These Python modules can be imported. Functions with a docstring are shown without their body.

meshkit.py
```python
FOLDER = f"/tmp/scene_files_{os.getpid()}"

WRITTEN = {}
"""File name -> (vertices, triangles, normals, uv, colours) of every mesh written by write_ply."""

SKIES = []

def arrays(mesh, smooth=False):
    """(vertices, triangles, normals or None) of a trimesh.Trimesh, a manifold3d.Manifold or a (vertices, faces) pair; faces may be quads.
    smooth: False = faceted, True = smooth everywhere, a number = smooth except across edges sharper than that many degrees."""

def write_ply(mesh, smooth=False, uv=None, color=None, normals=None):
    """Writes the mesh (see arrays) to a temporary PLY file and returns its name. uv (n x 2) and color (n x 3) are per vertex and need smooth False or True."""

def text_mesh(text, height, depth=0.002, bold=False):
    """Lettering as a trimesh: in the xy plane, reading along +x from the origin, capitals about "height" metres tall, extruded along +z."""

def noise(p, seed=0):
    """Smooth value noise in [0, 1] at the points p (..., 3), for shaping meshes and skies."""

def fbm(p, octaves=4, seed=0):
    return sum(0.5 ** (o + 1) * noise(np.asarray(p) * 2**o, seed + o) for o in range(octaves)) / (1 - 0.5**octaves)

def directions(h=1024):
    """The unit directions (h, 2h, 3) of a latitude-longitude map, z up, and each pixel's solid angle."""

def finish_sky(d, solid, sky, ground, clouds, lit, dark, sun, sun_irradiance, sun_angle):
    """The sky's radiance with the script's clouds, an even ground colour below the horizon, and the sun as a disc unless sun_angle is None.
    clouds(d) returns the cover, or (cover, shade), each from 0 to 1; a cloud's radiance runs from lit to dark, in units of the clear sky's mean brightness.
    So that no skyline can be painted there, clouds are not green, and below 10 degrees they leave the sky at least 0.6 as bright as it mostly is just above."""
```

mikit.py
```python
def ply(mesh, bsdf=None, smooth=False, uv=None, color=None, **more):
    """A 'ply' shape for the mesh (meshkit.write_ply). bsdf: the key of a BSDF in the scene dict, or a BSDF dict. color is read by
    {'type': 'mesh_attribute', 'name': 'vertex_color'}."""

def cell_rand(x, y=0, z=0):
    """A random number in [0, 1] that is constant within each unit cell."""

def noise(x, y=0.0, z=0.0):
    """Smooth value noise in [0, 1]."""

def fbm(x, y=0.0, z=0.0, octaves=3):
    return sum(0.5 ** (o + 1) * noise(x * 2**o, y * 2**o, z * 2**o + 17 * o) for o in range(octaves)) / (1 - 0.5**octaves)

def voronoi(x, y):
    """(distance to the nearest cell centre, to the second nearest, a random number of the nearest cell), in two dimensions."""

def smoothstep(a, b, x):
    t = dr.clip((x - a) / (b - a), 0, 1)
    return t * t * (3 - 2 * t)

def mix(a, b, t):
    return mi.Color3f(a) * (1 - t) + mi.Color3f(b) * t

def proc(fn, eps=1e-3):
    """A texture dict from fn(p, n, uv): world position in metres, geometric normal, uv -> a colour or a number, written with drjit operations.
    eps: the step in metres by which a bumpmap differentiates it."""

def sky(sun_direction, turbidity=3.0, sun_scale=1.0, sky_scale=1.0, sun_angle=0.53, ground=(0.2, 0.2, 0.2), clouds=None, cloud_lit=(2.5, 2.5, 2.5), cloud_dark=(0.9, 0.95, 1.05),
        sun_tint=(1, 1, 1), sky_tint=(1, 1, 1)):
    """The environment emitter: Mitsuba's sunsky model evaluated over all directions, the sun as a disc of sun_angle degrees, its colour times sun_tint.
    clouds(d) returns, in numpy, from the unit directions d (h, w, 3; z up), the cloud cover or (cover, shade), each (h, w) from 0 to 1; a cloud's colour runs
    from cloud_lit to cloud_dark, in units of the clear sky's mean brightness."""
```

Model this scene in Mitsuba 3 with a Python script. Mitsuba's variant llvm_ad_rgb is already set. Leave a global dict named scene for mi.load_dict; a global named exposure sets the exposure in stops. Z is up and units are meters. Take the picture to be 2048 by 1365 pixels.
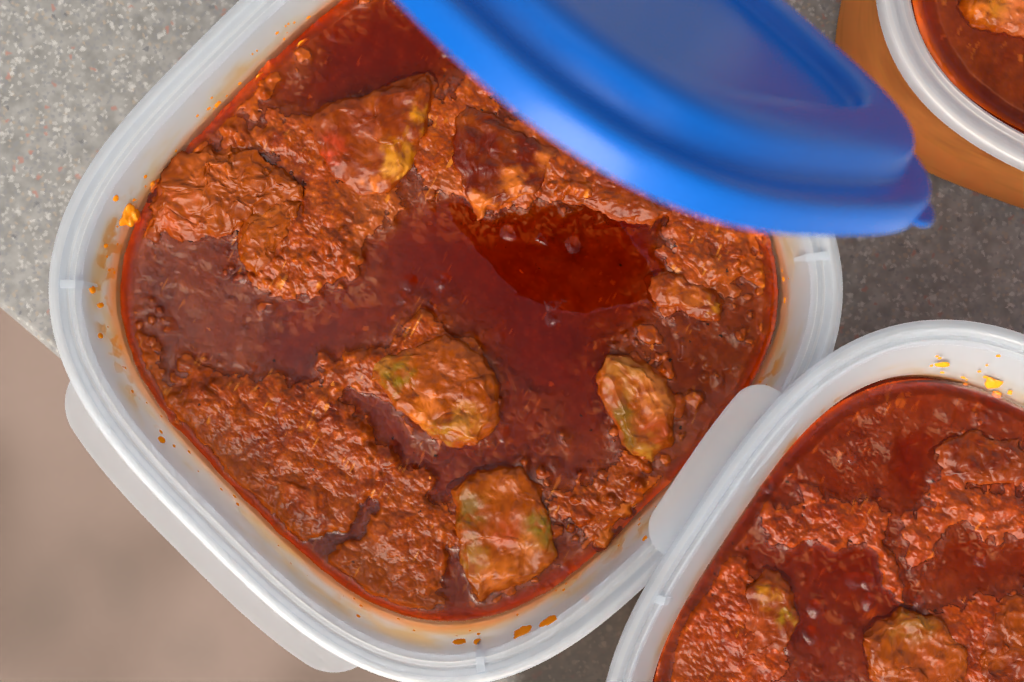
import math
import numpy as np
import trimesh
import manifold3d as m3
import mitsuba as mi
import drjit as dr
import mikit
import meshkit
from mikit import proc, mix, smoothstep, noise, fbm, voronoi
from scipy.spatial import cKDTree
from scipy.spatial.transform import Rotation
from shapely.geometry import Polygon
from shapely.geometry.polygon import orient
from shapely import contains_xy

T = mi.ScalarTransform4f
scene, labels = {}, {}

# ------------------------------------------------------------------ camera, sky, exposure
CAM_Z = 0.39
FPX, CX, CY = 2752.0, 1024.0, 682.5            # focal length and centre in pixels of the 2048 x 1365 photograph
scene['camera'] = {
    'type': 'thinlens', 'fov': math.degrees(2 * math.atan(1024.0 / FPX)), 'fov_axis': 'x',
    'to_world': T().look_at(origin=[0, 0, CAM_Z], target=[0, 0, 0], up=[0, 1, 0]),
    'aperture_radius': 0.0008, 'focus_distance': 0.311, 'near_clip': 0.01, 'far_clip': 50.0}


SUN = np.array([-0.30, -0.74, 0.61])
SUN /= np.linalg.norm(SUN)


def overcast(d):
    # cloud shaped for its light: bright round the sun, brighter left of overhead
    n = meshkit.fbm(d * 3.0 + 5.0, 3, 29)
    c = d @ SUN
    return np.ones(d.shape[:2]), np.clip(1.0 - 0.90 * np.clip(c, 0, 1) ** 4.5 + 0.75 * (n - 0.62), 0, 1)


scene['sky'] = mikit.sky(SUN, turbidity=3, sun_scale=0.72, sun_angle=58, clouds=overcast,
                         cloud_lit=(6.6, 6.7, 6.9), cloud_dark=(0.45, 0.46, 0.50), sun_tint=(0.93, 0.98, 1.08))
exposure = 2.25


# ------------------------------------------------------------------ helpers
def srgb(*c):
    c = np.asarray(c, float) / 255
    return np.where(c < 0.04045, c / 12.92, ((c + 0.055) / 1.055) ** 2.4)


def un(px, py, z):
    """Photograph pixel -> point of the level z."""
    k = (CAM_Z - z) / FPX
    return np.stack([(np.asarray(px, float) - CX) * k, -(np.asarray(py, float) - CY) * k], -1)


def add(key, shape, label=None, cat=None, group=None, kind=None):
    scene[key] = shape
    d = {k: v for k, v in (('label', label), ('category', cat), ('group', group), ('kind', kind)) if v}
    if d:
        labels[key] = d


def numbered(key):
    if key not in scene:
        return key
    i = 1
    while f'{key}_{i:03d}' in scene:
        i += 1
    return f'{key}_{i:03d}'


def squircle(a, n, N=480, asp=1.0):
    """Rounded square of half-width a: (points, outward normals)."""
    t = np.linspace(0, 2 * np.pi, N, endpoint=False)
    c, s = np.cos(t), np.sin(t)
    r = (np.abs(c) ** n + np.abs(s) ** n) ** (-1 / n)
    p = np.c_[r * c * asp, r * s] * a
    tan = np.roll(p, -1, 0) - np.roll(p, 1, 0)
    nn = np.c_[tan[:, 1], -tan[:, 0]]
    return p, nn / np.linalg.norm(nn, axis=1, keepdims=True)


def smooth_profile(P, k=3):
    """Chaikin corner cutting of an open polyline."""
    P = np.asarray(P, float)
    for _ in range(k):
        q = np.empty((2 * len(P) - 2, 2))
        q[0::2] = 0.75 * P[:-1] + 0.25 * P[1:]
        q[1::2] = 0.25 * P[:-1] + 0.75 * P[1:]
        P = np.vstack([P[:1], q, P[-1:]])
    return P


def sweep(P, a, n, closed=True, N=360, asp=1.0, cap_first=False, cap_last=False):
    """Profile [(inset, z)] carried round the rounded square."""
    p, nn = squircle(a, n, N, asp)
    V = np.vstack([np.c_[p - s * nn, np.full(N, z)] for s, z in P])
    M = len(P)
    F = []
    i = np.arange(N)
    j = (i + 1) % N
    for k in range(M if closed else M - 1):
        k2 = (k + 1) % M
        F += [np.c_[k * N + i, k * N + j, k2 * N + j], np.c_[k * N + i, k2 * N + j, k2 * N + i]]
    for flag, k, rev in ((cap_first, 0, True), (cap_last, M - 1, False)):
        if flag:
            c = V[k * N:(k + 1) * N].mean(0)
            V = np.vstack([V, c])
            f = np.c_[k * N + i, k * N + j, np.full(N, len(V) - 1)]
            F.append(f[:, ::-1] if rev else f)
    m = trimesh.Trimesh(V, np.vstack(F), process=False)
    if m.volume < 0:
        m.invert()
    return m


def place(mesh, c, th, z=0.0):
    m = mesh.copy()
    C, S = math.cos(th), math.sin(th)
    v = m.vertices
    m.vertices = np.c_[C * v[:, 0] - S * v[:, 1] + c[0], S * v[:, 0] + C * v[:, 1] + c[1], v[:, 2] + z]
    return m


def worley(p, seed):
    """Distance to the nearest point of a jittered unit lattice, 2-D or 3-D, and that point's random number."""
    p = np.asarray(p, float)
    lo, hi = np.floor(p.min(0)).astype(int) - 1, np.ceil(p.max(0)).astype(int) + 2
    g = np.stack(np.meshgrid(*[np.arange(a, b) for a, b in zip(lo, hi)], indexing='ij'), -1).reshape(-1, p.shape[1])
    r = np.random.default_rng(seed)
    q = g + r.uniform(0, 1, g.shape)
    rnd = r.uniform(0, 1, len(q))
    d, i = cKDTree(q).query(p, k=1)
    return d, rnd[i]


def bumps(p, seed, keep=1.0):
    """Rounded lumps in [0, 1]."""
    d, r = worley(p, seed)
    return np.sqrt(np.clip(1 - (d / 0.75) ** 2, 0, 1)) * (0.35 + 0.65 * r) * (r > 1 - keep)


def grains(p, seed, keep=1.0):
    """Soft separate grains in [0, 1]."""
    d, r = worley(p, seed)
    return np.clip(1 - (d / (0.42 + 0.26 * r)) ** 2, 0, 1) ** 1.5 * (0.3 + 0.7 * r) * (r > 1 - keep)


def n2(x, y, s, seed=0, octaves=3):
    return meshkit.fbm(np.stack([x / s, y / s, np.full_like(x, 3.7)], -1), octaves, seed)


# ------------------------------------------------------------------ materials
def bsdf(key, d):
    scene[key] = d


WHITE = (0.885, 0.925, 0.965)


def stain_and_glow(p, n, uv):
    f = fbm(p.x * 90, p.y * 90, p.z * 160, 3)
    s = smoothstep(0.42, 0.72, f) * smoothstep(0.0875, 0.079, p.z)
    c = mix(WHITE, (0.90, 0.74, 0.47), s * 0.75 + 0.15 * smoothstep(0.0875, 0.078, p.z))
    g = fbm(p.x * 330, p.y * 330, p.z * 200, 3)
    w = smoothstep(0.50, 0.66, fbm(p.x * 45 + 2, p.y * 45, 1, 2)) * smoothstep(0.0845, 0.0785, p.z)
    c = mix(c, (0.86, 0.46, 0.05), 0.7 * w * smoothstep(0.54, 0.68, g))
    return mix(c, (0.90, 0.50, 0.20), 0.6 * smoothstep(0.0775, 0.0740, p.z + 0.004 * (f - 0.5)))  # orange glow through the wall near the food, painted into its colour


bsdf('milky_wall', {'type': 'blendbsdf', 'weight': 0.035, 'a': {'type': 'principledthin', 'base_color': proc(stain_and_glow), 'roughness': 0.26, 'spec_trans': 0.5, 'diff_trans': 1.25, 'eta': 1.49},
    'b': {'type': 'twosided', 'b': {'type': 'roughconductor', 'material': 'none', 'alpha': 0.11}}})


def gravy_film(p, n, uv):
    f = fbm(p.x * 110, p.y * 110, p.z * 110, 3)
    t = smoothstep(0.086, 0.030, p.z + 0.020 * (f - 0.5))
    c = mix((0.34, 0.05, 0.012), (1.0, 0.46, 0.13), t)
    return mix(c, (0.86, 0.40, 0.09), 0.6 * smoothstep(0.55, 0.8, fbm(p.x * 60 + 5, p.y * 60, p.z * 200, 2)))


bsdf('clear_wall', {'type': 'principledthin', 'base_color': proc(gravy_film), 'roughness': 0.45, 'spec_trans': 0.25, 'diff_trans': 0.7, 'eta': 1.2})
bsdf('milky_rim', {'type': 'blendbsdf', 'weight': 0.035, 'a': {'type': 'principledthin', 'base_color': {'type': 'rgb', 'value': list(WHITE)}, 'roughness': 0.22, 'spec_trans': 0.55, 'diff_trans': 1.25, 'eta': 1.49},
    'b': {'type': 'twosided', 'b': {'type': 'roughconductor', 'material': 'none', 'alpha': 0.11}}})
bsdf('thin_tab', {'type': 'principledthin', 'base_color': {'type': 'rgb', 'value': list(WHITE)}, 'roughness': 0.24, 'spec_trans': 0.68, 'diff_trans': 1.2, 'eta': 1.49})
bsdf('blue_plastic', {'type': 'principled', 'base_color': {'type': 'rgb', 'value': [0.001, 0.115, 0.52]}, 'roughness': 0.27, 'specular': 0.42})
bsdf('blue_matte', {'type': 'principled', 'base_color': {'type': 'rgb', 'value': [0.001, 0.10, 0.48]}, 'roughness': 0.6, 'specular': 0.25})
bsdf('wet_food', {'type': 'twosided', 'b': {'type': 'principled', 'base_color': {'type': 'mesh_attribute', 'name': 'vertex_color'}, 'roughness': 0.22, 'specular': 0.28}})
bsdf('oil', {'type': 'dielectric', 'int_ior': 1.39, 'ext_ior': 1.0, 'specular_transmittance': {'type': 'mesh_attribute', 'name': 'vertex_color'}})
bsdf('splash', {'type': 'principled', 'base_color': {'type': 'rgb', 'value': srgb(244, 148, 20).tolist()}, 'roughness': 0.25, 'specular': 0.5})


def granite(p, n, uv):
    x, y = p.x * 1000, p.y * 1000
    c = mix((0.15, 0.148, 0.142), (0.29, 0.29, 0.285), fbm(x * 0.35, y * 0.35, 2, 3))
    d, _, r = voronoi(x / 1.35 + 0.5 * noise(x * 1.1, y * 1.1, 2), y / 1.35 + 0.5 * noise(x * 1.1, y * 1.1, 8))
    edge = 0.40 + 0.25 * noise(x * 1.7, y * 1.7, 4)
    on = 0.7 * smoothstep(edge + 0.05, edge - 0.38, d)
    c = mix(c, (0.18, 0.185, 0.20), on * mi.Float(r < 0.26))
    c = mix(c, (0.36, 0.36, 0.35), on * mi.Float((r > 0.26) & (r < 0.50)))
    c = mix(c, (0.30, 0.25, 0.20), on * mi.Float((r > 0.50) & (r < 0.62)))
    d2, _, r2 = voronoi(x / 2.4 + 31 + 0.6 * noise(x * 0.9, y * 0.9, 3), y / 2.4 + 7 + 0.6 * noise(x * 0.9, y * 0.9, 6))
    on2 = 0.75 * smoothstep(0.48, 0.16, d2 + 0.14 * noise(x, y, 9))
    c = mix(c, (0.44, 0.44, 0.43), on2 * mi.Float(r2 < 0.13))
    c = mix(c, (0.32, 0.15, 0.12), on2 * mi.Float((r2 > 0.13) & (r2 < 0.19)))
    c = mix(c, (0.10, 0.105, 0.12), on2 * mi.Float((r2 > 0.19) & (r2 < 0.23)))
    # a dark brown patch coloured into the slab between the tubs
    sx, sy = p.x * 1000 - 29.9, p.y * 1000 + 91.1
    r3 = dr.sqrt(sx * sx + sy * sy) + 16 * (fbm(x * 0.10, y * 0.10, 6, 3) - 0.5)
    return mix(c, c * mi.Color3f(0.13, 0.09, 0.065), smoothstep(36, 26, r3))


def dirt(p, n, uv):
    f = fbm(p.x * 9 + 3, p.y * 9, 1, 2)
    c = mix((0.19, 0.142, 0.120), (0.285, 0.216, 0.188), smoothstep(0.2, 0.8, f))
    g = fbm(p.x * 16 + 9, p.y * 16 + 4, 5, 2)
    c = mix(c, (0.13, 0.115, 0.10), 0.15 * smoothstep(0.52, 0.80, g))
    return c


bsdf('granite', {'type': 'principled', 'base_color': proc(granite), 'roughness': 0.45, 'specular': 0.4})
bsdf('dirt', {'type': 'diffuse', 'reflectance': proc(dirt)})

# ------------------------------------------------------------------ setting: ground and granite slab
FLOOR_Z = -0.72
g = np.linspace(-4, 4, 81)
gx, gy = np.meshgrid(g, g)
gz = FLOOR_Z + 0.02 * (meshkit.fbm(np.stack([gx * 2, gy * 2, gx * 0], -1), 3, 5) - 0.5)
idx = np.arange(81 * 81).reshape(81, 81)
gf = np.vstack([np.c_[idx[:-1, :-1].ravel(), idx[:-1, 1:].ravel(), idx[1:, 1:].ravel()], np.c_[idx[:-1, :-1].ravel(), idx[1:, 1:].ravel(), idx[1:, :-1].ravel()]])
add('ground', mikit.ply(trimesh.Trimesh(np.c_[gx.ravel(), gy.ravel(), gz.ravel()], gf, process=False), 'dirt', smooth=True),
    'brown earthen ground far below the slab edge, out of focus', None, None, 'structure')

# the front edge of the slab runs down to the right under the big container
e0, e1 = un(0, 622, 0.0), un(870, 1365, 0.0)
ed = (e1 - e0) / np.linalg.norm(e1 - e0)
en = np.array([-ed[1], ed[0]])                                    # into the slab
q0, q1 = e0 - ed * 0.75, e1 + ed * 0.9
slab = Polygon([q0, q1, q1 + en * 1.0, q0 + en * 1.0])
parts = []
for ins, z in ((0.0035, 0.0), (0.0022, -0.0004), (0.0010, -0.0014), (0.0, -0.0035), (0.0, -0.028), (0.003, -0.031)):
    P = np.array(Polygon([q0, q1, q1 + en, q0 + en]).buffer(-ins, join_style=2).exterior.coords)[:-1]
    parts.append(np.c_[P, np.full(len(P), z)])
slab_m = m3.Manifold.hull_points(np.vstack(parts))
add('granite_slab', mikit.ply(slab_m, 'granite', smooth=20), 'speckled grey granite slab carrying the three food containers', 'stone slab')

# ------------------------------------------------------------------ the containers
def profile(H, wall_top, z_fill, a_rim, a_fill, a_base, t=0.0009):
    """Wall inner half-width as a function of height."""
    def wall(z):
        z = np.asarray(z, float)
        up = a_fill + (wall_top - a_fill) * np.clip((z - z_fill) / (H - 0.0032 - z_fill), 0, None)
        lo = a_base + (a_fill - a_base) * z / z_fill
        return np.where(z > z_fill, up, lo)
    return wall


class Tub:
    def __init__(self, c, th, H, a, a_lip, z_fill, a_fill, a_base, n):
        self.c, self.th, self.H, self.a, self.n, self.z_fill = np.asarray(c, float), th, H, a, n, z_fill
        self.a_lip = a_lip
        self.wall = profile(H, a_lip - 0.0008, z_fill, a, a_fill, a_base)

    def local(self, P):
        d = np.asarray(P, float) - self.c
        C, S = math.cos(self.th), math.sin(self.th)
        return np.stack([C * d[..., 0] + S * d[..., 1], -S * d[..., 0] + C * d[..., 1]], -1)

    def sup(self, P):
        q = np.abs(self.local(P)) ** self.n
        return (q[..., 0] + q[..., 1]) ** (1 / self.n)

    def hit(self, px, py):
        """Where the line of sight through a pixel meets the inner wall."""
        zs = np.linspace(self.z_fill - 0.001, self.H - 0.0035, 300)
        P = un(px, py, zs)
        k = np.argmin(np.abs(self.sup(P) - self.wall(zs)))
        return np.array([*P[k], zs[k]])

    def body(self):
        H, a, t = self.H, self.a, 0.0009
        zs = [H - 0.0032, H - 0.007, H - 0.012, self.z_fill, self.z_fill - 0.004, 0.045, 0.02, 0.008]
        inner = [(a - float(self.wall(z)), z) for z in zs]
        ib = inner[-1][0]
        inner += [(ib + 0.0006, 0.005), (ib + 0.0018, 0.0028), (ib + 0.004, 0.0016)]
        outer = [(s - t, z) for s, z in inner[:9]] + [(ib - t + 0.0014, 0.0018), (ib + 0.003, 0.0006)]
        P = inner[::-1] + outer
        # closed bottom: two caps
        m = sweep(P, a, self.n, closed=False, cap_first=True, cap_last=True)
        return place(m, self.c, self.th)

    def rim(self):
        H, a, lip = self.H, self.a, self.a - self.a_lip
        top = smooth_profile([(0.0005, H - 0.0066), (0.0, H - 0.0030), (0.0, H - 0.0004), (0.0010, H + 0.0001), (0.0024, H), (0.0030, H - 0.0009), (0.0034, H - 0.0022),
                              (lip - 0.0012, H - 0.0023), (lip - 0.0007, H - 0.0012), (lip - 0.0001, H - 0.0010), (lip + 0.0004, H - 0.0019), (lip + 0.0008, H - 0.0034)], 2)
        under = smooth_profile([(lip - 0.0003, H - 0.0036), (lip - 0.0014, H - 0.0032), (0.0036, H - 0.0031), (0.0026, H - 0.0026), (0.0021, H - 0.0012), (0.0013, H - 0.0011), (0.0010, H - 0.0030), (0.0012, H - 0.0066)], 2)
        return place(sweep(np.vstack([top, under]), a, self.n), self.c, self.th)

    def rib(self, ang, w=0.0009):
        """Small stacking rib inside a corner, from the bead down the wall."""
        r = (abs(math.cos(ang)) ** self.n + abs(math.sin(ang)) ** self.n) ** (-1 / self.n)
        e, u = np.array([math.cos(ang), math.sin(ang)]), np.array([-math.sin(ang), math.cos(ang)])
        H = self.H
        pts = []
        for s, z, ww in ((0.0022, H - 0.0004, w), (0.0022, H - 0.0024, w), (self.a - self.a_lip + 0.0002, H - 0.0006, w), (self.a - self.a_lip + 0.0014, H - 0.0022, 0.9 * w),
                         (self.a - self.a_lip + 0.0030, H - 0.0075, 0.35 * w), (self.a - self.a_lip - 0.0004, H - 0.0075, 0.4 * w)):
            for k in (-1, 1):
                pts.append([*(e * (self.a * r - s) + u * k * ww), z])
        m = m3.Manifold.hull_points(np.array(pts))
        m = m.to_mesh()
        return place(trimesh.Trimesh(m.vert_properties[:, :3], m.tri_verts, process=False), self.c, self.th)

    def tab(self, ang, half, out, z, off=0.0, r=0.008, th=0.0011):
        """Grip flange along one side."""
        p, nn = squircle(self.a, self.n)
        ring = Polygon(p).buffer(out, quad_segs=12).difference(Polygon(p).buffer(-0.0007))
        C, S = math.cos(ang), math.sin(ang)
        u, v = np.array([-S, C]), np.array([C, S])
        strip = Polygon([u * (off - half) , u * (off + half), u * (off + half) + v * 0.2, u * (off - half) + v * 0.2])
        pl = ring.intersection(strip)
        pl = pl.buffer(-r * 0.42).buffer(r * 0.42) if r else pl
        full = Polygon(p).buffer(out, quad_segs=12).intersection(strip).buffer(-r).buffer(r, quad_segs=16).difference(Polygon(p).buffer(-0.0007))
        full = max(getattr(full, 'geoms', [full]), key=lambda q: q.area)
        layers = []
        for ins, zz in ((0.0004, 0.0), (0.0, 0.0003), (0.0, th - 0.0003), (0.0004, th)):
            layers.append((ins, zz))
        mm = m3.Manifold()
        for (i0, z0), (i1, z1) in zip(layers[:-1], layers[1:]):
            pol = full.buffer(-max(i0, i1) * 0.999)
            pol = max(getattr(pol, 'geoms', [pol]), key=lambda q: q.area)
            cs = m3.CrossSection([np.array(orient(pol).exterior.coords)[:-1]])
            mm = mm + m3.Manifold.extrude(cs, z1 - z0 + 1e-5).translate((0, 0, z0))
        k = mm.to_mesh()
        return place(trimesh.Trimesh(k.vert_properties[:, :3], k.tri_verts, process=False), self.c, self.th, z)


PI = math.pi
A_MAIN = 705 * 0.30 / FPX
# big middle container, lower right container, upper right container
main = Tub(un(891, 580, 0.090), -PI / 4, 0.090, A_MAIN, A_MAIN - 53 * 0.30 / FPX, 0.0740, 585 * 0.316 / FPX, 0.0590, 3.1)
low = Tub(un(1966, 1406, 0.0965), -0.585, 0.0965, 690 * 0.2935 / FPX, 690 * 0.2935 / FPX - 0.0046, 0.0785, 0.0614, 0.0560, 3.0)
far = Tub((0.1618, 0.0993), -0.343, 0.0950, 0.0765, 0.0765 - 0.0062, 0.0845, 0.0668, 0.0645, 3.24)

TUBS = (('food_container', main, 'large open milky plastic container in the middle, oil pools shining on its curry', 'milky_wall'),
        ('food_container_001', low, 'milky plastic container at the lower right, its short grip overlapping the big container', 'milky_wall'),
        ('food_container_002', far, 'clear sided plastic container behind the blue lid, orange gravy showing through its wall', 'clear_wall'))
for key, tub, label, wall in TUBS:
    add(key + '__body', mikit.ply(tub.body(), wall, smooth=35))
    add(key + '__rim', mikit.ply(tub.rim(), 'milky_rim', smooth=40))
    labels[key] = {'label': label, 'category': 'food container', 'group': 'plastic food containers on the slab'}


def tick_angle(tub, px, py, z):
    q = tub.local(un(px, py, z))
    return math.atan2(q[1], q[0])


for px, py in ((140, 569), (960, 1312), (1634, 514)):
    add(numbered('food_container__rib'), mikit.ply(main.rib(tick_angle(main, px, py, 0.088)), 'milky_rim', smooth=20))
add('food_container_001__rib', mikit.ply(low.rib(tick_angle(low, 1312, 1197, 0.0955)), 'milky_rim', smooth=20))


def side_angle(tub, px, py, z):
    a = tick_angle(tub, px, py, z)
    return round(a / (PI / 2)) * PI / 2


add('food_container__grip_tab', mikit.ply(main.tab(side_angle(main, 411, 1058, 0.09), 0.0455, 0.0062, 0.090 - 0.0062, 0.0, 0.011), 'thin_tab', smooth=30), 'wide milky grip flange hanging past the slab edge')
a_ = side_angle(low, 1460, 945, 0.0965)
q_ = low.local(un(1448, 950, 0.0930))
add('food_container_001__grip_tab', mikit.ply(low.tab(a_, 0.0215, 0.0070, 0.0965 - 0.0042, float(-math.sin(a_) * q_[0] + math.cos(a_) * q_[1]), 0.0065), 'thin_tab', smooth=30))


# ------------------------------------------------------------------ food
C_PASTE = [srgb(130, 50, 4), srgb(150, 68, 6), srgb(100, 26, 3), srgb(184, 92, 10)]


def region(polys, gx, gy, warp, default=0.0):
    """Level map in mm from [(polygon, level, softness px)], later ones over earlier ones, with ragged edges."""
    from scipy.ndimage import distance_transform_edt, map_coordinates
    x0, x1, y0, y1 = gx.min() - 60, gx.max() + 60, gy.min() - 60, gy.max() + 60
    step = 3.0
    lx, ly = np.arange(x0, x1, step), np.arange(y0, y1, step)
    LX, LY = np.meshgrid(lx, ly)
    wx, wy = gx + warp[0], gy + warp[1]
    out = np.full(gx.shape, float(default))
    for poly, level, soft in polys:
        inside = contains_xy(Polygon(poly).buffer(0), LX, LY)
        sd = (distance_transform_edt(inside) - distance_transform_edt(~inside)) * step
        s = map_coordinates(sd, [(wy - y0) / step, (wx - x0) / step], order=1, mode='nearest')
        t = np.clip(0.5 + s / (4.6 * soft), 0, 1)
        t = t * t * (3 - 2 * t)
        out = out * (1 - t) + level * t
    return out


def food_sheets(tub, z0, step, polys, seed, default=-0.1, lump=1.0, px_scale=1.0, edge_drop=2.6, tone=(0, 0, 0), absorb=(0.17, 0.72, 1.4), grain=1.0, edge_in=0.0030, men=0.9, beads=0.55, islands=1.5, ring=1.0):
    """The grainy sauce as a height field and the oil that stands on it: (sauce mesh, colours, oil mesh, colours). Lengths in photograph pixels become metres on the level z0."""
    k = (CAM_Z - z0) / FPX
    aw = float(tub.wall(z0))
    cpx, cpy = tub.c[0] / k + CX, -tub.c[1] / k + CY
    R = aw / k * 1.16
    xs, ys = np.arange(cpx - R, cpx + R, step), np.arange(cpy - R, cpy + R, step)
    gx, gy = np.meshgrid(xs, ys)
    P = un(gx, gy, z0)
    s = tub.sup(P)
    keep = s < aw + 1.5 * step * k
    wx = (n2(gx, gy, 70, seed + 1) - 0.5) * 90 + (n2(gx, gy, 16, seed + 2) - 0.5) * 34
    wy = (n2(gx, gy, 70, seed + 3) - 0.5) * 90 + (n2(gx, gy, 16, seed + 4) - 0.5) * 34
    lev = region(polys, gx, gy, (wx, wy), default)
    q = np.stack([gx, gy], -1).reshape(-1, 2)
    qw = q + np.stack([wx, wy], -1).reshape(-1, 2) * 0.25

    def B(size, sd, keepf=1.0):
        return grains(qw / size, sd, keepf).reshape(gx.shape)
    L1, L2, L3, L4 = B(46, seed + 10, 0.8), B(21, seed + 11, 0.85), B(10, seed + 12, 0.9), B(5.4, seed + 13, 0.9)
    macro = n2(gx, gy, 120, seed + 20, 4) - 0.5
    L0 = B(88, seed + 9, 0.6)
    amp = 0.35 + 1.1 * n2(gx, gy, 95, seed + 23)                   # smooth stretches beside grainy ones
    rough = np.clip((lev + 1.3) / 1.5, 0.08, 1.0)                 # grains are drowned in the pools
    h = lev + 1.7 * macro + lump * (rough * (0.9 * L0 + amp * (0.9 * (L1 - 0.08) + 0.28 * (L2 - 0.08)) + 0.12 * (n2(gx, gy, 24, seed + 21) - 0.5))
                                    + grain * amp * np.minimum(1, rough * 1.3) * (0.26 * (L3 - 0.08) + 0.20 * (L4 - 0.08)))
    isl = grains(qw / 44, seed + 14, 0.42).reshape(gx.shape) + 0.7 * grains(qw / 19, seed + 15, 0.30).reshape(gx.shape)
    h = h + islands * isl * np.clip(n2(gx, gy, 130, seed + 22) * 5 - 2.0, 0, 1) * np.clip((lev + 2.4) / 1.0, 0, 1)
    d_wall = (aw - s) * 1000                                      # mm from the wall
    ew = edge_in * 1000 * (0.6 + 0.9 * n2(gx, gy, 60, seed + 30))
    h = h - edge_drop * (1 - np.clip(d_wall / ew, 0, 1) ** 1.5)
    from scipy.ndimage import gaussian_filter
    h = gaussian_filter(h, 1.7 / step) + grain * amp * np.minimum(1, rough * 1.3) * 0.13 * (grains(qw / 6.5, seed + 16, 0.8).reshape(gx.shape) - 0.1)
    h = np.clip(h, -6, 6)
    # oil level with a rise where it meets grains and the wall
    from scipy.ndimage import gaussian_filter
    out = (h > -0.02).astype(float)
    oil = 0.05 * (n2(gx, gy, 90, seed + 40) - 0.5) + men * np.exp(-np.clip(d_wall, 0, None) / 0.9)
    oil = oil + 0.16 * gaussian_filter(out, 7.0 / step) + 0.10 * gaussian_filter(out, 3.0 / step)
    bead = grains(q / 30, seed + 41, 0.12).reshape(gx.shape) * np.clip(n2(gx, gy, 80, seed + 42) * 4 - 1.9, 0, 1)
    oil = oil + beads * bead
    # a real film is either gone or at least 0.15 mm thick
    gap0 = oil - h
    h = np.where((gap0 > 0.03) & (gap0 < 0.16), oil - 0.16, np.where((gap0 <= 0.03) & (gap0 > -0.10), oil + 0.10, h))
    depth = np.clip(oil - h, 0, None)
    near = np.exp(-np.clip(d_wall, 0, None) / 1.3)                # a thin wedge of oil against the sloping wall
    thin = np.clip(depth, 0.02, 5.0) * (1 - 0.90 * near)
    tr = np.exp(-np.multiply.outer(thin, np.asarray(absorb)) * 0.5)
    # the sauce's own colour: browner and redder clots, orange grains
    m1, m2, m3_ = n2(gx, gy, 55, seed + 50), n2(gx, gy, 17, seed + 51), n2(gx, gy, 6.5, seed + 52, 2)
    A = np.asarray(C_PASTE)
    col = A[0] + (A[2] - A[0]) * np.clip((m1 - 0.5) * 3.2, 0, 1)[..., None]
    col = col + (A[1] - col) * (np.clip((m2 - 0.45) * 3.0, 0, 1) * 0.8)[..., None]
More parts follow.
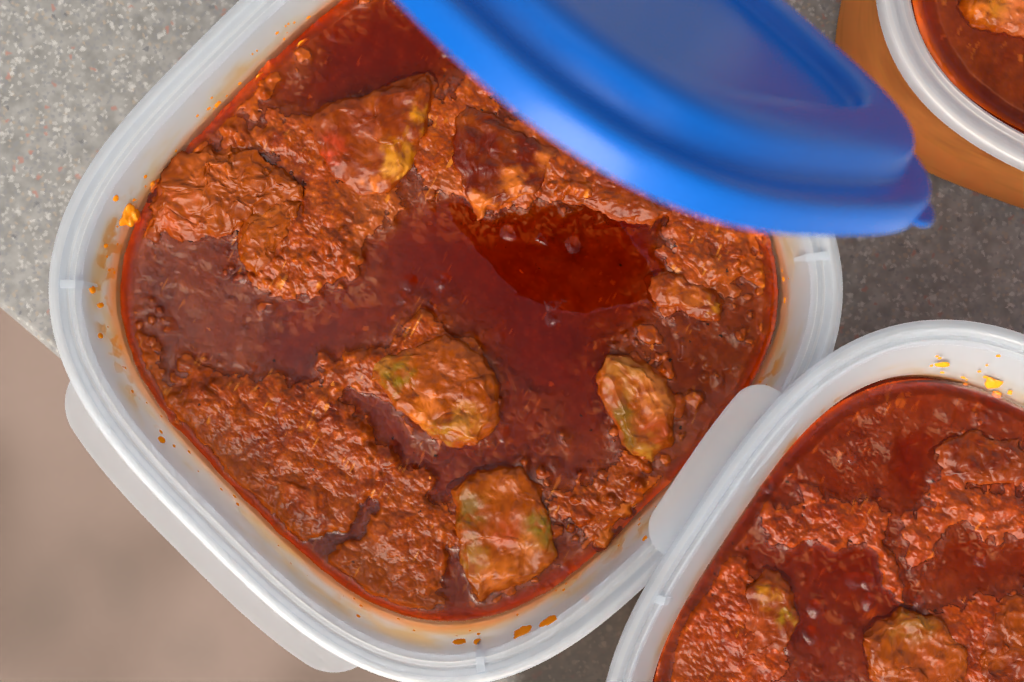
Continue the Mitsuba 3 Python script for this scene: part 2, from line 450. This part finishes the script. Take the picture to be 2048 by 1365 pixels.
    col = col + (A[3] - col) * (np.clip((L2 * 0.7 + L3 * 0.6 - 0.55) * 1.4, 0, 1) * np.clip((m3_ - 0.3) * 2, 0, 1) * 0.7)[..., None]
    col = col + (srgb(86, 20, 10) - col) * (np.clip((0.30 - m3_) * 5, 0, 1) * 0.6)[..., None]
    qj = q + 5 * (np.stack([meshkit.noise(np.c_[q / 5, q[:, :1] * 0 + 1], 7), meshkit.noise(np.c_[q / 5, q[:, :1] * 0 + 9], 8)], -1) - 0.5)
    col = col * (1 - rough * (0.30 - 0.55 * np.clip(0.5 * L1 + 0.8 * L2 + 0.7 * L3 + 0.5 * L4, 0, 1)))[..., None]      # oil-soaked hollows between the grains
    dk, rnd = worley(qj / 62.0, seed + 60)
    col[((dk < 0.02 + 0.06 * rnd * 3) & (rnd < 0.22)).reshape(gx.shape)] = srgb(44, 22, 12)
    yf, rnd = worley(qj / 75.0 + 9, seed + 61)
    col[((yf < 0.03 + 0.3 * rnd) & (rnd < 0.16)).reshape(gx.shape)] = srgb(196, 110, 34)
    side = ring * np.clip(np.exp(-np.clip(d_wall - 0.5, 0, None) / 1.8) * (0.65 + 0.8 * n2(gx, gy, 110, seed + 70)), 0, 1)
    col = col + (srgb(235, 108, 16) - col) * side[..., None]     # light coming through the wall, painted in as an orange ring
    m4 = n2(gx, gy, 150, seed + 53, 4)
    col = col + (srgb(150, 76, 28) - col) * (np.clip((m4 - 0.52) * 4, 0, 1) * 0.55)[..., None]
    fib = meshkit.noise(np.stack([gx / 5 + gy / 9, gy / 26 - gx / 40, gx * 0 + 2], -1), seed + 54) * meshkit.noise(np.stack([gx / 30, gy / 30, gx * 0], -1), seed + 55)
    col = col + (srgb(206, 122, 36) - col) * (np.clip((fib - 0.62) * 6, 0, 1) * 0.7)[..., None]
    col = np.clip(col * np.exp(np.asarray(tone, float)), 0, 0.9)

    def sheet(H, color):
        ids = -np.ones(gx.shape, int)
        X, Y = P[..., 0].copy(), P[..., 1].copy()
        over = s > aw + 0.00025
        f = np.where(over, (aw + 0.00025) / np.maximum(s, 1e-9), 1.0)
        X = tub.c[0] + (X - tub.c[0]) * f
        Y = tub.c[1] + (Y - tub.c[1]) * f
        ids[keep] = np.arange(keep.sum())
        a, b, c, d = ids[:-1, :-1], ids[:-1, 1:], ids[1:, 1:], ids[1:, :-1]
        ok = (a >= 0) & (b >= 0) & (c >= 0) & (d >= 0)
        # rows run towards -y, so this order faces up
        F = np.vstack([np.c_[a[ok], d[ok], c[ok]], np.c_[a[ok], c[ok], b[ok]]])
        V = np.c_[X[keep], Y[keep], z0 + H[keep] * 1e-3]
        return trimesh.Trimesh(V, F, process=False), color[keep]
    sauce = sheet(h, col)
    wet = sheet(oil, tr)
    # leave out oil that lies well under the sauce
    gap = (oil - h)[keep]
    f = wet[0].faces
    F = f[(gap[f] > -0.25).any(1)]
    u, inv = np.unique(F, return_inverse=True)
    wet = (trimesh.Trimesh(wet[0].vertices[u], inv.reshape(-1, 3), process=False), wet[1][u])
    return sauce, wet


def filling(tub, z_top, inset=0.00035):
    """The bulk of the food under its surface."""
    zs = [z_top, z_top - 0.012, 0.05, 0.03, 0.010, 0.004, 0.0022]
    P = [(tub.a - float(tub.wall(z)) + inset + (0.004 if z < 0.003 else 0.0012 if z < 0.005 else 0), z) for z in zs]
    return place(sweep(P, tub.a, tub.n, closed=False, N=240, cap_first=True, cap_last=True), tub.c, tub.th)


def bulk_colors(m, tub, z_oil, red, orange, seed):
    v = np.asarray(m.vertices)
    t = np.clip((z_oil - v[:, 2] - 0.004 + 0.010 * (meshkit.fbm(v * 120, 3, seed) - 0.5)) / 0.014, 0, 1)[:, None]
    return red * (1 - t) + orange * t


def chunk(z0, outline, top, tilt=(0, 0), inset=10, depth=5.0, rise=1.0, seed=1, base=0, patches=(), bump=1.0, res=0.00040, extra=(), ragged=1.0):
    """A lump of food: top face (mm over the oil, tilted), chamfered to its outline, rough sauce coat. Patches: (px, py, radius, colour)."""
    k = (CAM_Z - z0) / FPX
    O = np.asarray(outline, float)
    c = O.mean(0)
    solids = None
    for pol in (O, *[np.asarray(e, float) for e in extra]):
        pg = Polygon(pol).buffer(0)
        lay = []
        for ins, f in ((-16, -depth), (-5, -0.8), (inset * 0.3, 0.60), (inset, 1.0)):
            q = pg.buffer(-ins, join_style=1, quad_segs=3)
            q = max(getattr(q, 'geoms', [q]), key=lambda r: r.area)
            q = np.array(q.exterior.coords)[:-1]
            zt = top * 0.72 + tilt[0] * (q[:, 0] - c[0]) + tilt[1] * (q[:, 1] - c[1])
            z = f if f < 0 else zt * f
            w = un(q[:, 0], q[:, 1], z0)
            lay.append(np.c_[w, np.broadcast_to(z0 + np.asarray(z) * 1e-3, len(q))])
        h = m3.Manifold.hull_points(np.vstack(lay))
        solids = h if solids is None else solids + h
    mm = solids.refine_to_length(res).to_mesh()
    m = trimesh.Trimesh(mm.vert_properties[:, :3], mm.tri_verts, process=True)
    m = trimesh.smoothing.filter_taubin(m, lamb=0.5, nu=0.52, iterations=12)
    w0 = np.asarray(m.vertices) / k
    m.vertices = m.vertices + np.stack([(meshkit.fbm(w0 / 42 + 11 * i, 3, seed + 30 + i) - 0.5) * a for i, a in enumerate((34 * k, 34 * k, 14 * k))], -1) * ragged
    v, nrm = np.array(m.vertices), np.array(m.vertex_normals)
    q = v / k
    d = 1.1e-3 * (meshkit.fbm(q / 60 + seed, 3, seed) - 0.5) * 1.6
    d += bump * 1e-3 * (0.55 * (grains(q / 40, seed + 1, 0.5) - 0.1) + 0.30 * (grains(q / 18, seed + 2, 0.7) - 0.1) + 0.24 * (grains(q / 9, seed + 3) - 0.15) + 0.16 * (grains(q / 5.5, seed + 4) - 0.15))
    m.vertices = v + nrm * d[:, None]
    px, py = v[:, 0] / k + CX, -v[:, 1] / k + CY                   # chunk-fixed coordinates for its colouring
    A = np.asarray(C_PASTE)
    f1, f2 = meshkit.fbm(q / 40 + 7, 3, seed + 5), meshkit.fbm(q / 14 + 3, 3, seed + 6)
    col = A[base] + (A[3] - A[base]) * (np.clip((f1 - 0.42) * 3, 0, 1) * 0.4)[:, None]
    col = col + (A[2] - col) * (np.clip((f2 - 0.55) * 4, 0, 1) * 0.6)[:, None]
    jit = 90 * (meshkit.fbm(q / 26, 4, seed + 8) - 0.5)
    coat = np.clip((meshkit.fbm(q / 16, 3, seed + 9) - 0.36) * 5, 0, 1)      # sauce left on the skin
    col = col * np.exp(0.55 * (meshkit.fbm(q / 9 + 5, 2, seed + 7) - 0.5))[:, None]
    creep = np.clip(1.15 - (v[:, 2] - z0) * 1e3 / 1.3 + 1.6 * (meshkit.fbm(q / 18 + 2, 3, seed + 12) - 0.5), 0, 1)
    flank = A[0] * (0.75 + 0.5 * f2)[:, None]
    for x, y, r, pc in patches:
        w = np.clip(1.25 - (np.hypot(px - x, py - y) + jit) / r, 0, 1)
        w = w * w * (3 - 2 * w) * (0.15 + 0.65 * coat)
        col = col + (srgb(*pc) - col) * w[:, None]
    col = col * [0.76, 0.70, 0.56]
    col = col + (flank - col) * creep[:, None] * 0.9
    return m, np.clip(col, 0, 0.9)


def add_colored(key, mc, mat, **kw):
    add(key, mikit.ply(mc[0], mat, smooth=True, color=mc[1]), **kw)


# ---- curry of the big container
Z_MAIN = 0.0740
MAIN_POLYS = [
    ([(560, 400), (700, 385), (770, 420), (800, 500), (760, 560), (600, 605), (500, 600), (470, 500)], 1.0, 26),
    ([(880, 180), (1000, 250), (1150, 300), (1330, 420), (1490, 470), (1440, 640), (1300, 580), (1260, 500), (1150, 440), (930, 440), (860, 330)], 0.8, 30),
    ([(440, 290), (560, 200), (660, 190), (650, 300), (700, 390), (600, 390), (540, 320)], 0.5, 25),
    ([(560, 130), (700, 30), (800, 60), (720, 180), (600, 220), (500, 260)], -0.6, 25),
    ([(270, 760), (420, 752), (560, 775), (640, 700), (730, 700), (740, 800), (830, 920), (870, 960), (700, 1060), (620, 1090), (480, 990), (360, 850)], 1.25, 26),
    ([(690, 1080), (860, 985), (905, 1100), (890, 1210), (760, 1190), (660, 1110)], 1.1, 22),
    ([(1110, 930), (1300, 965), (1260, 1060), (1180, 1110), (1110, 1050)], 0.5, 25),
    ([(690, 640), (840, 590), (950, 640), (1000, 760), (900, 720), (740, 700)], 0.6, 22),
    ([(660, 60), (760, 5), (870, 40), (905, 130), (790, 170), (640, 210), (590, 190)], -2.4, 24),
    ([(310, 500), (370, 445), (460, 425), (480, 500), (535, 570), (620, 610), (700, 570), (800, 545), (830, 600), (770, 655), (680, 690), (600, 770), (520, 710), (430, 748), (330, 742), (285, 660), (280, 570)], -0.80, 24),
    ([(560, 620), (700, 580), (790, 590), (760, 650), (670, 680), (600, 755), (545, 700)], -2.4, 24),
    ([(770, 470), (840, 440), (900, 425), (1000, 440), (1200, 425), (1310, 455), (1310, 540), (1290, 620), (1210, 690), (1190, 760), (1190, 860), (1150, 930), (1040, 930), (1010, 870), (1010, 760), (960, 660), (860, 590), (800, 560), (760, 520)], -3.1, 30),
    ([(1350, 650), (1500, 560), (1555, 500), (1560, 620), (1500, 800), (1390, 950), (1345, 930), (1375, 800), (1300, 700)], -1.0, 28),
    ([(1040, 800), (1130, 800), (1180, 900), (1130, 960), (1060, 900)], -0.9, 22),
    ([(690, 770), (740, 790), (860, 915), (990, 895), (1010, 920), (880, 955), (760, 885)], -2.3, 16),
    ([(845, 985), (880, 955), (1000, 895), (1015, 920), (890, 990), (850, 1010)], -2.0, 10),
    ([(625, 1090), (690, 1050), (745, 985), (755, 1000), (715, 1060), (640, 1110)], -1.8, 9),
    ([(888, 1095), (912, 1095), (930, 1215), (1000, 1235), (905, 1240), (880, 1190)], -1.6, 12),
    ([(1115, 1050), (1150, 1090), (1130, 1160), (1020, 1215), (1100, 1150)], -1.5, 14),
]
sauce, wet = food_sheets(main, Z_MAIN, 1.9, MAIN_POLYS, 100)
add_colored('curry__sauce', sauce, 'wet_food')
add_colored('curry__oil', wet, 'oil')
fm = filling(main, Z_MAIN - 0.0045)
add_colored('curry__filling', (fm, bulk_colors(fm, main, Z_MAIN, srgb(120, 24, 8), srgb(190, 90, 30), 3)), 'wet_food')
labels['curry'] = {'label': 'grainy brown red curry with smooth pools of red oil filling the big middle container', 'category': 'curry', 'group': 'curry in the containers'}
labels['curry__oil'] = {'label': 'smooth clear red oil standing in pools'}

YEL, GRN, ORG, RED, OLV, TAN = (214, 140, 20), (150, 128, 24), (216, 116, 36), (196, 66, 34), (118, 92, 26), (206, 150, 84)
CH = [
    ('food_chunk', dict(outline=[(300, 400), (340, 330), (420, 288), (520, 300), (605, 365), (600, 410), (500, 430), (470, 470), (350, 480), (300, 470)], top=3.4, tilt=(-0.001, -0.006), inset=34, seed=21, base=1, bump=1.8, ragged=1.9,
                        patches=[(420, 330, 70, (186, 92, 30)), (350, 440, 60, (190, 84, 30))]), 'lumpy orange brown chunk touching the upper left wall of the big container'),
    ('food_chunk_001', dict(outline=[(480, 470), (495, 420), (560, 395), (605, 400), (595, 450), (560, 520), (520, 560), (480, 520)], top=3.2, tilt=(0, 0.004), inset=24, seed=22, base=1, bump=1.6, ragged=1.5, patches=[(520, 430, 40, ORG)]),
     'small rounded orange chunk curled under the lumpy chunk by the left wall'),
    ('food_chunk_002', dict(outline=[(612, 250), (650, 212), (760, 190), (850, 150), (874, 172), (850, 260), (825, 340), (760, 392), (690, 385), (640, 320)], top=4.2, tilt=(0.006, -0.002), inset=22, seed=23, base=0, bump=0.7,
                        patches=[(838, 230, 26, YEL), (805, 310, 34, YEL), (750, 370, 34, ORG), (665, 300, 34, RED), (780, 340, 24, (230, 160, 60))]),
     'three-cornered chunk with a bright yellow edge in the upper part of the big container'),
    ('food_chunk_003', dict(outline=[(905, 250), (930, 205), (1010, 245), (1128, 308), (1075, 390), (955, 440), (940, 380), (900, 320)], top=3.4, tilt=(0.0, 0.006), inset=22, seed=24, base=2, bump=1.0,
                        patches=[(965, 420, 40, ORG), (1030, 380, 36, ORG), (1100, 330, 34, (206, 110, 40))]), 'dark brown chunk with an orange lower edge just below the blue lid rim'),
    ('food_chunk_004', dict(outline=[(1110, 370), (1160, 335), (1260, 350), (1345, 425), (1300, 445), (1200, 425), (1120, 405)], top=2.6, tilt=(0, 0.004), inset=18, seed=25, base=0, bump=1.3),
     'grainy brown chunk half hidden under the skirt of the blue lid'),
    ('food_chunk_005', dict(outline=[(1300, 560), (1340, 545), (1420, 575), (1450, 600), (1435, 640), (1380, 630), (1320, 600)], top=2.4, tilt=(0.01, 0.0), inset=14, seed=26, base=0, bump=1.2,
                        patches=[(1430, 620, 24, YEL), (1370, 590, 40, (190, 100, 34))]), 'brown chunk with a yellow tip by the right wall of the big container'),
    ('food_chunk_006', dict(outline=[(735, 715), (790, 700), (880, 670), (960, 700), (1000, 770), (1000, 840), (955, 895), (870, 870), (800, 820), (745, 760)], top=4.4, tilt=(0.004, 0.004), inset=26, seed=27, base=1, bump=1.1,
                        patches=[(790, 740, 50, (134, 118, 22)), (780, 725, 30, (200, 120, 50)), (880, 868, 48, (150, 120, 20)), (930, 840, 40, (186, 120, 44)), (850, 820, 46, ORG), (900, 720, 50, (170, 84, 30))]),
     'chunk with olive green skin patches in the centre of the big container'),
    ('food_chunk_007', dict(outline=[(1196, 760), (1215, 712), (1265, 705), (1318, 745), (1352, 810), (1345, 880), (1300, 930), (1262, 915), (1230, 850)], top=4.2, tilt=(-0.002, 0.0), inset=22, seed=28, base=1, bump=0.9,
                        patches=[(1245, 745, 50, (176, 118, 52)), (1235, 830, 40, OLV), (1255, 880, 34, OLV), (1305, 860, 44, (176, 72, 26)), (1310, 790, 44, (206, 122, 56)), (1290, 915, 34, (180, 130, 50))]),
     'upright oval chunk, olive on one side and red on the other, near the container centre'),
    ('food_chunk_008', dict(outline=[(905, 975), (960, 940), (1040, 935), (1085, 985), (1112, 1110), (1085, 1150), (960, 1200), (925, 1150), (905, 1060)], top=3.6, tilt=(0.002, 0.002), inset=22, seed=29, base=1, bump=0.75,
                        patches=[(935, 1020, 50, OLV), (1080, 1060, 46, (124, 112, 32)), (1010, 1060, 40, (180, 72, 34)), (985, 1150, 60, ORG), (945, 1110, 44, (150, 104, 24)), (1060, 1110, 40, (206, 116, 44)), (1000, 985, 40, (176, 92, 30))]),
     'square-cut chunk with green side skin at the bottom of the big container'),
    ('food_chunk_009', dict(outline=[(1185, 1060), (1200, 1040), (1230, 1045), (1235, 1070), (1210, 1095), (1190, 1090)], top=1.8, inset=9, seed=30, base=1, patches=[(1210, 1065, 30, ORG)]),
     'tiny orange lump nearest the lower right wall of the big container'),
    ('food_chunk_010', dict(outline=[(1205, 1010), (1230, 995), (1265, 1005), (1262, 1035), (1225, 1040)], top=1.9, inset=9, seed=31, base=1, patches=[(1235, 1020, 30, ORG)]),
     'tiny brown orange lump beside the tiniest lump at the lower right wall'),
]
for key, kw, label in CH:
    add_colored(key, chunk(Z_MAIN, **kw), 'wet_food', label=label, cat='food chunk', group='chunks in the curry')

# ---- curry of the lower right container
Z_LOW = 0.0785
LOW_POLYS = [
    ([(1560, 860), (1700, 780), (1860, 790), (2060, 860), (2060, 960), (1900, 900), (1820, 1000), (1700, 960)], -0.9, 30),
    ([(1700, 870), (1790, 800), (1850, 840), (1800, 940), (1720, 930)], -0.3, 26),
    ([(1820, 880), (1860, 880), (1830, 1010), (1810, 1080), (1780, 1080), (1800, 980)], -2.4, 16),
    ([(1500, 1090), (1560, 1060), (1760, 1090), (1790, 1200), (1700, 1260), (1600, 1180), (1520, 1130)], -1.9, 28),
    ([(1900, 1060), (2060, 1080), (2060, 1170), (1930, 1160)], -1.3, 22),
    ([(1540, 1020), (1640, 990), (1790, 1010), (1790, 1080), (1660, 1110), (1560, 1090)], 0.7, 22),
    ([(1820, 1010), (1900, 960), (2060, 980), (2060, 1060), (1920, 1060), (1840, 1130)], 0.8, 24),
    ([(1340, 1250), (1450, 1130), (1520, 1160), (1560, 1290), (1500, 1420), (1300, 1420)], 0.9, 24),
    ([(1740, 1090), (1800, 1140), (1815, 1200), (1770, 1190), (1735, 1140)], 0.8, 12),
    ([(1860, 1230), (2060, 1180), (2060, 1420), (1880, 1420)], 0.6, 24),
    ([(1600, 1200), (1700, 1230), (1680, 1330), (1620, 1330)], -2.0, 18),
]
sauce, wet = food_sheets(low, Z_LOW, 2.4, LOW_POLYS, 300, default=-0.8, tone=(0.02, -0.22, -0.4), grain=1.3, beads=0.9, islands=0.8, ring=0.35)
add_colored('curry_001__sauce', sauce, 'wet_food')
add_colored('curry_001__oil', wet, 'oil')
fm = filling(low, Z_LOW - 0.0045)
add_colored('curry_001__filling', (fm, bulk_colors(fm, low, Z_LOW, srgb(120, 24, 8), srgb(190, 90, 30), 4)), 'wet_food')
labels['curry_001'] = {'label': 'red orange oily curry with frothy glints in the lower right container', 'category': 'curry', 'group': 'curry in the containers'}
labels['curry_001__oil'] = {'label': 'clear red oil standing over the sauce'}
CL = [
    ('food_chunk_011', dict(outline=[(1490, 1190), (1530, 1140), (1580, 1160), (1600, 1240), (1560, 1310), (1480, 1330), (1470, 1250)], top=3.0, tilt=(0.0, 0.003), inset=20, seed=41, base=0,
                            patches=[(1545, 1190, 34, (196, 130, 24)), (1560, 1220, 24, (160, 130, 24)), (1500, 1260, 50, (190, 84, 40))]), 'chunk with a yellow green streak by the left wall of the lower right container'),
    ('food_chunk_012', dict(outline=[(1730, 1270), (1800, 1220), (1880, 1240), (1935, 1300), (1930, 1400), (1800, 1430), (1740, 1360)], top=3.4, tilt=(0.0, 0.002), inset=24, seed=42, base=1, bump=1.2,
                            patches=[(1820, 1250, 50, (140, 92, 24)), (1850, 1330, 60, (176, 80, 34))]), 'large frothy chunk at the bottom edge of the lower right container'),
    ('food_chunk_013', dict(outline=[(1960, 1250), (2010, 1190), (2090, 1200), (2100, 1400), (1980, 1420), (1950, 1330)], top=3.2, inset=24, seed=43, base=0, bump=1.2), 'brown chunk in the corner of the picture, right of the frothy chunk'),
    ('food_chunk_014', dict(outline=[(1870, 900), (1930, 860), (2040, 880), (2060, 960), (1960, 970), (1890, 960)], top=1.6, tilt=(0, 0.004), inset=22, seed=44, base=2, bump=1.2), 'low brown chunk near the upper wall of the lower right container'),
]
for key, kw, label in CL:
    add_colored(key, chunk(Z_LOW, **kw), 'wet_food', label=label, cat='food chunk', group='chunks in the curry')

# ---- curry of the upper right container
Z_FAR = 0.0845
FAR_POLYS = [([(1850, -200), (2500, -400), (2500, 400), (1900, 300)], -0.55, 30)]
sauce, wet = food_sheets(far, Z_FAR, 4.5, FAR_POLYS, 500, default=-0.5, lump=0.4, tone=(0.05, 0.1, 0.1), absorb=(0.12, 0.7, 1.4), islands=0.2, beads=0)
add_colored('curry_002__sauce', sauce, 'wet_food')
add_colored('curry_002__oil', wet, 'oil')
fm = filling(far, Z_FAR - 0.0045)
add_colored('curry_002__filling', (fm, bulk_colors(fm, far, Z_FAR, srgb(128, 22, 8), srgb(212, 112, 32), 5)), 'wet_food')
labels['curry_002'] = {'label': 'smooth brown orange curry behind the blue lid in the clear sided container', 'category': 'curry', 'group': 'curry in the containers'}
add_colored('food_chunk_015', chunk(Z_FAR, [(1928, 20), (1960, -60), (2100, -90), (2150, 60), (2060, 82), (1990, 66), (1940, 45)], 3.0, inset=20, seed=51, base=1, bump=1.0,
                                    patches=[(1990, 20, 40, (200, 130, 30)), (2040, 40, 60, (206, 110, 70)), (1950, 25, 30, ORG)]), 'wet_food',
            label='orange and yellow chunk breaking the surface behind the blue lid', cat='food chunk', group='chunks in the curry')

# ------------------------------------------------------------------ splashes on the walls
rng = np.random.default_rng(5)


def splash(tub, px, py, r, squash=0.8, lumpy=0.0, seed=1, flat=0.3):
    p = tub.hit(px, py)
    e = 1e-5
    gx_ = (tub.sup(p[:2] + [e, 0]) - tub.sup(p[:2] - [e, 0])) / (2 * e)
    gy_ = (tub.sup(p[:2] + [0, e]) - tub.sup(p[:2] - [0, e])) / (2 * e)
    slope = (float(tub.wall(p[2] + 1e-4)) - float(tub.wall(p[2] - 1e-4))) / 2e-4
    n = -np.array([gx_, gy_, -slope])
    n /= np.linalg.norm(n)
    up = np.array([0, 0, 1.0]) - n * n[2]
    up /= np.linalg.norm(up)
    side = np.cross(up, n)
    k = (CAM_Z - p[2]) / FPX
    m = trimesh.creation.icosphere(subdivisions=3 if r > 9 else 2)
    v = np.asarray(m.vertices)
    v = v * (1 + (0.35 + lumpy) * (meshkit.fbm(v * 1.5 + seed, 3, seed) - 0.5) * 2)[:, None]
    v = v * [r * k * squash, r * k * 1.25, r * k * flat]
    m.vertices = p + v[:, :1] * side + v[:, 1:2] * up + v[:, 2:] * n
    if np.linalg.det(np.array([side, up, n])) < 0:
        m.invert()
    return m


BIG = [(main, 262, 432, 21, 1.0, 0.5, 0.55), (main, 312, 372, 14, 1.0, 0.4, 0.5), (main, 185, 580, 8, 0.9, 0, .4), (main, 201, 611, 9, 0.6, 0, .35), (main, 201, 672, 7, 0.8, 0, .35), (main, 323, 880, 8, 1.0, 0, .35),
       (main, 232, 397, 7, .9, 0, .35), (main, 212, 492, 6, .8, 0, .3), (main, 436, 208, 6, 1.4, .3, .3), (main, 455, 215, 8, 1.3, .4, .3), (main, 518, 155, 9, 1.5, .4, .3), (main, 604, 88, 10, 1.6, .4, .3),
       (main, 1046, 1262, 12, 1.6, .5, .12), (main, 1095, 1243, 10, 1.8, .5, .12), (main, 955, 1284, 8, 1.0, .3, .3), (main, 918, 1284, 8, 1.5, .4, .2), (main, 1175, 1196, 6, 1, .3, .25), (main, 1290, 1077, 6, 1, .3, .25),
       (low, 1985, 766, 13, 1.2, .4, .4), (low, 1992, 788, 8, 1.2, .3, .4), (low, 1886, 730, 9, 1.6, .3, .2)]
for i, (tub, x, y, r, sq, lum, fl) in enumerate(BIG):
    key = 'food_container' if tub is main else 'food_container_001'
    add(numbered(key + '__splash'), mikit.ply(splash(tub, x, y, r, sq, lum, i, fl), 'splash', smooth=True))


def specks(tub, spots, key):
    ms = [splash(tub, x, y, r, rng.uniform(0.7, 1.6), 0.1, i, 0.22) for i, (x, y, r) in enumerate(spots)]
    m = trimesh.util.concatenate(ms)
    add(key, mikit.ply(m, 'splash', smooth=True), 'fine orange sauce specks on the inner wall', kind='stuff')


spots = []
for t in range(170):
    a = rng.uniform(0, 2 * PI)
    f = rng.beta(1.2, 2.6)
    zz = main.z_fill + 0.0012 + f * 0.008
    e = np.array([math.cos(a), math.sin(a)])
    rr = float(main.wall(zz)) / float(main.sup(main.c + e)) 
    P = main.c + e * rr
    k = (CAM_Z - zz) / FPX
    x, y = P[0] / k + CX, -P[1] / k + CY
    w = 0.35 + 0.65 * meshkit.noise(np.array([[math.cos(a) * 2.5, math.sin(a) * 2.5, 0.3]]), 4)[0]
    if rng.uniform() < w:
        spots.append((x, y, rng.uniform(1.2, 3.8)))
specks(main, spots, 'food_container__splash_specks')
specks(low, [(rng.uniform(1850, 2040), rng.uniform(710, 790), rng.uniform(1.5, 4)) for _ in range(14)], 'food_container_001__splash_specks')

# ------------------------------------------------------------------ the blue lid, leaning over the rim
LR, LT = Rotation.from_rotvec([0.0901, 1.28223, 1.80229]), np.array([0.01199, 0.03496, 0.23699])
LK = 0.0399 / 0.0753                                             # size against the profile drawn below
LA, LN, LASP = 0.0753 * LK, 3.13382, 0.88531
top = smooth_profile([(0.0, 0.0), (0.0, 0.0012), (0.0002, 0.0048), (0.0014, 0.0066), (0.0044, 0.0068), (0.0072, 0.0060), (0.0084, 0.0066), (0.0090, 0.0094), (0.0104, 0.0126), (0.0138, 0.0142), (0.0186, 0.0146),
                      (0.0226, 0.0140), (0.0244, 0.0132), (0.0249, 0.0100), (0.0262, 0.0093), (0.0268, 0.0093)], 2)
under = smooth_profile([(0.0268, 0.0081), (0.0256, 0.0082), (0.0236, 0.0092), (0.0228, 0.0122), (0.0182, 0.0133), (0.0142, 0.0130), (0.0114, 0.0116), (0.0102, 0.0086), (0.0092, 0.0052), (0.0072, 0.0046),
                        (0.0044, 0.0054), (0.0020, 0.0052), (0.0014, 0.0030), (0.0012, 0.0)], 2)
lid = sweep(np.vstack([under[-1:], top]) * LK, LA, LN, closed=False, asp=LASP, cap_last=True)
lid_under = sweep(under * LK, LA, LN, closed=False, asp=LASP, cap_first=True)


def to_lid(m):
    m = m.copy()
    m.vertices = LR.apply(np.asarray(m.vertices)) + LT
    return m


add('container_lid__cover', mikit.ply(to_lid(lid), 'blue_plastic', smooth=40))
add('container_lid__underside', mikit.ply(to_lid(lid_under), 'blue_matte', smooth=40))
p_, nn_ = squircle(LA, LN, 480, LASP)
w_ = LR.apply(np.c_[p_, np.zeros(len(p_))]) + LT
sx, sy = CX + w_[:, 0] * FPX / (CAM_Z - w_[:, 2]), CY - w_[:, 1] * FPX / (CAM_Z - w_[:, 2])
i_ = int(np.argmin(np.hypot(sx - 1832, sy - 425)))
e_, u_ = nn_[i_], np.array([-nn_[i_][1], nn_[i_][0]])
pts = []
for s, wd in ((-0.0012, 0.0125), (0.0014, 0.0098), (0.0030, 0.0062), (0.0037, 0.0025)):
    for kk in (-1, 1):
        for ins, z in ((0.0004, 0.0002), (0.0, 0.0006), (0.0, 0.0013), (0.0004, 0.0017)):
            pts.append([*(p_[i_] + (e_ * (s - ins) + u_ * kk * (wd - ins)) * LK), z * LK])
add('container_lid__pull_tab', mikit.ply(to_lid(trimesh.convex.convex_hull(np.array(pts))), 'blue_plastic', smooth=30))
labels['container_lid'] = {'label': 'glossy blue plastic lid with raised ring, leaning over the rim of the big container', 'category': 'lid'}
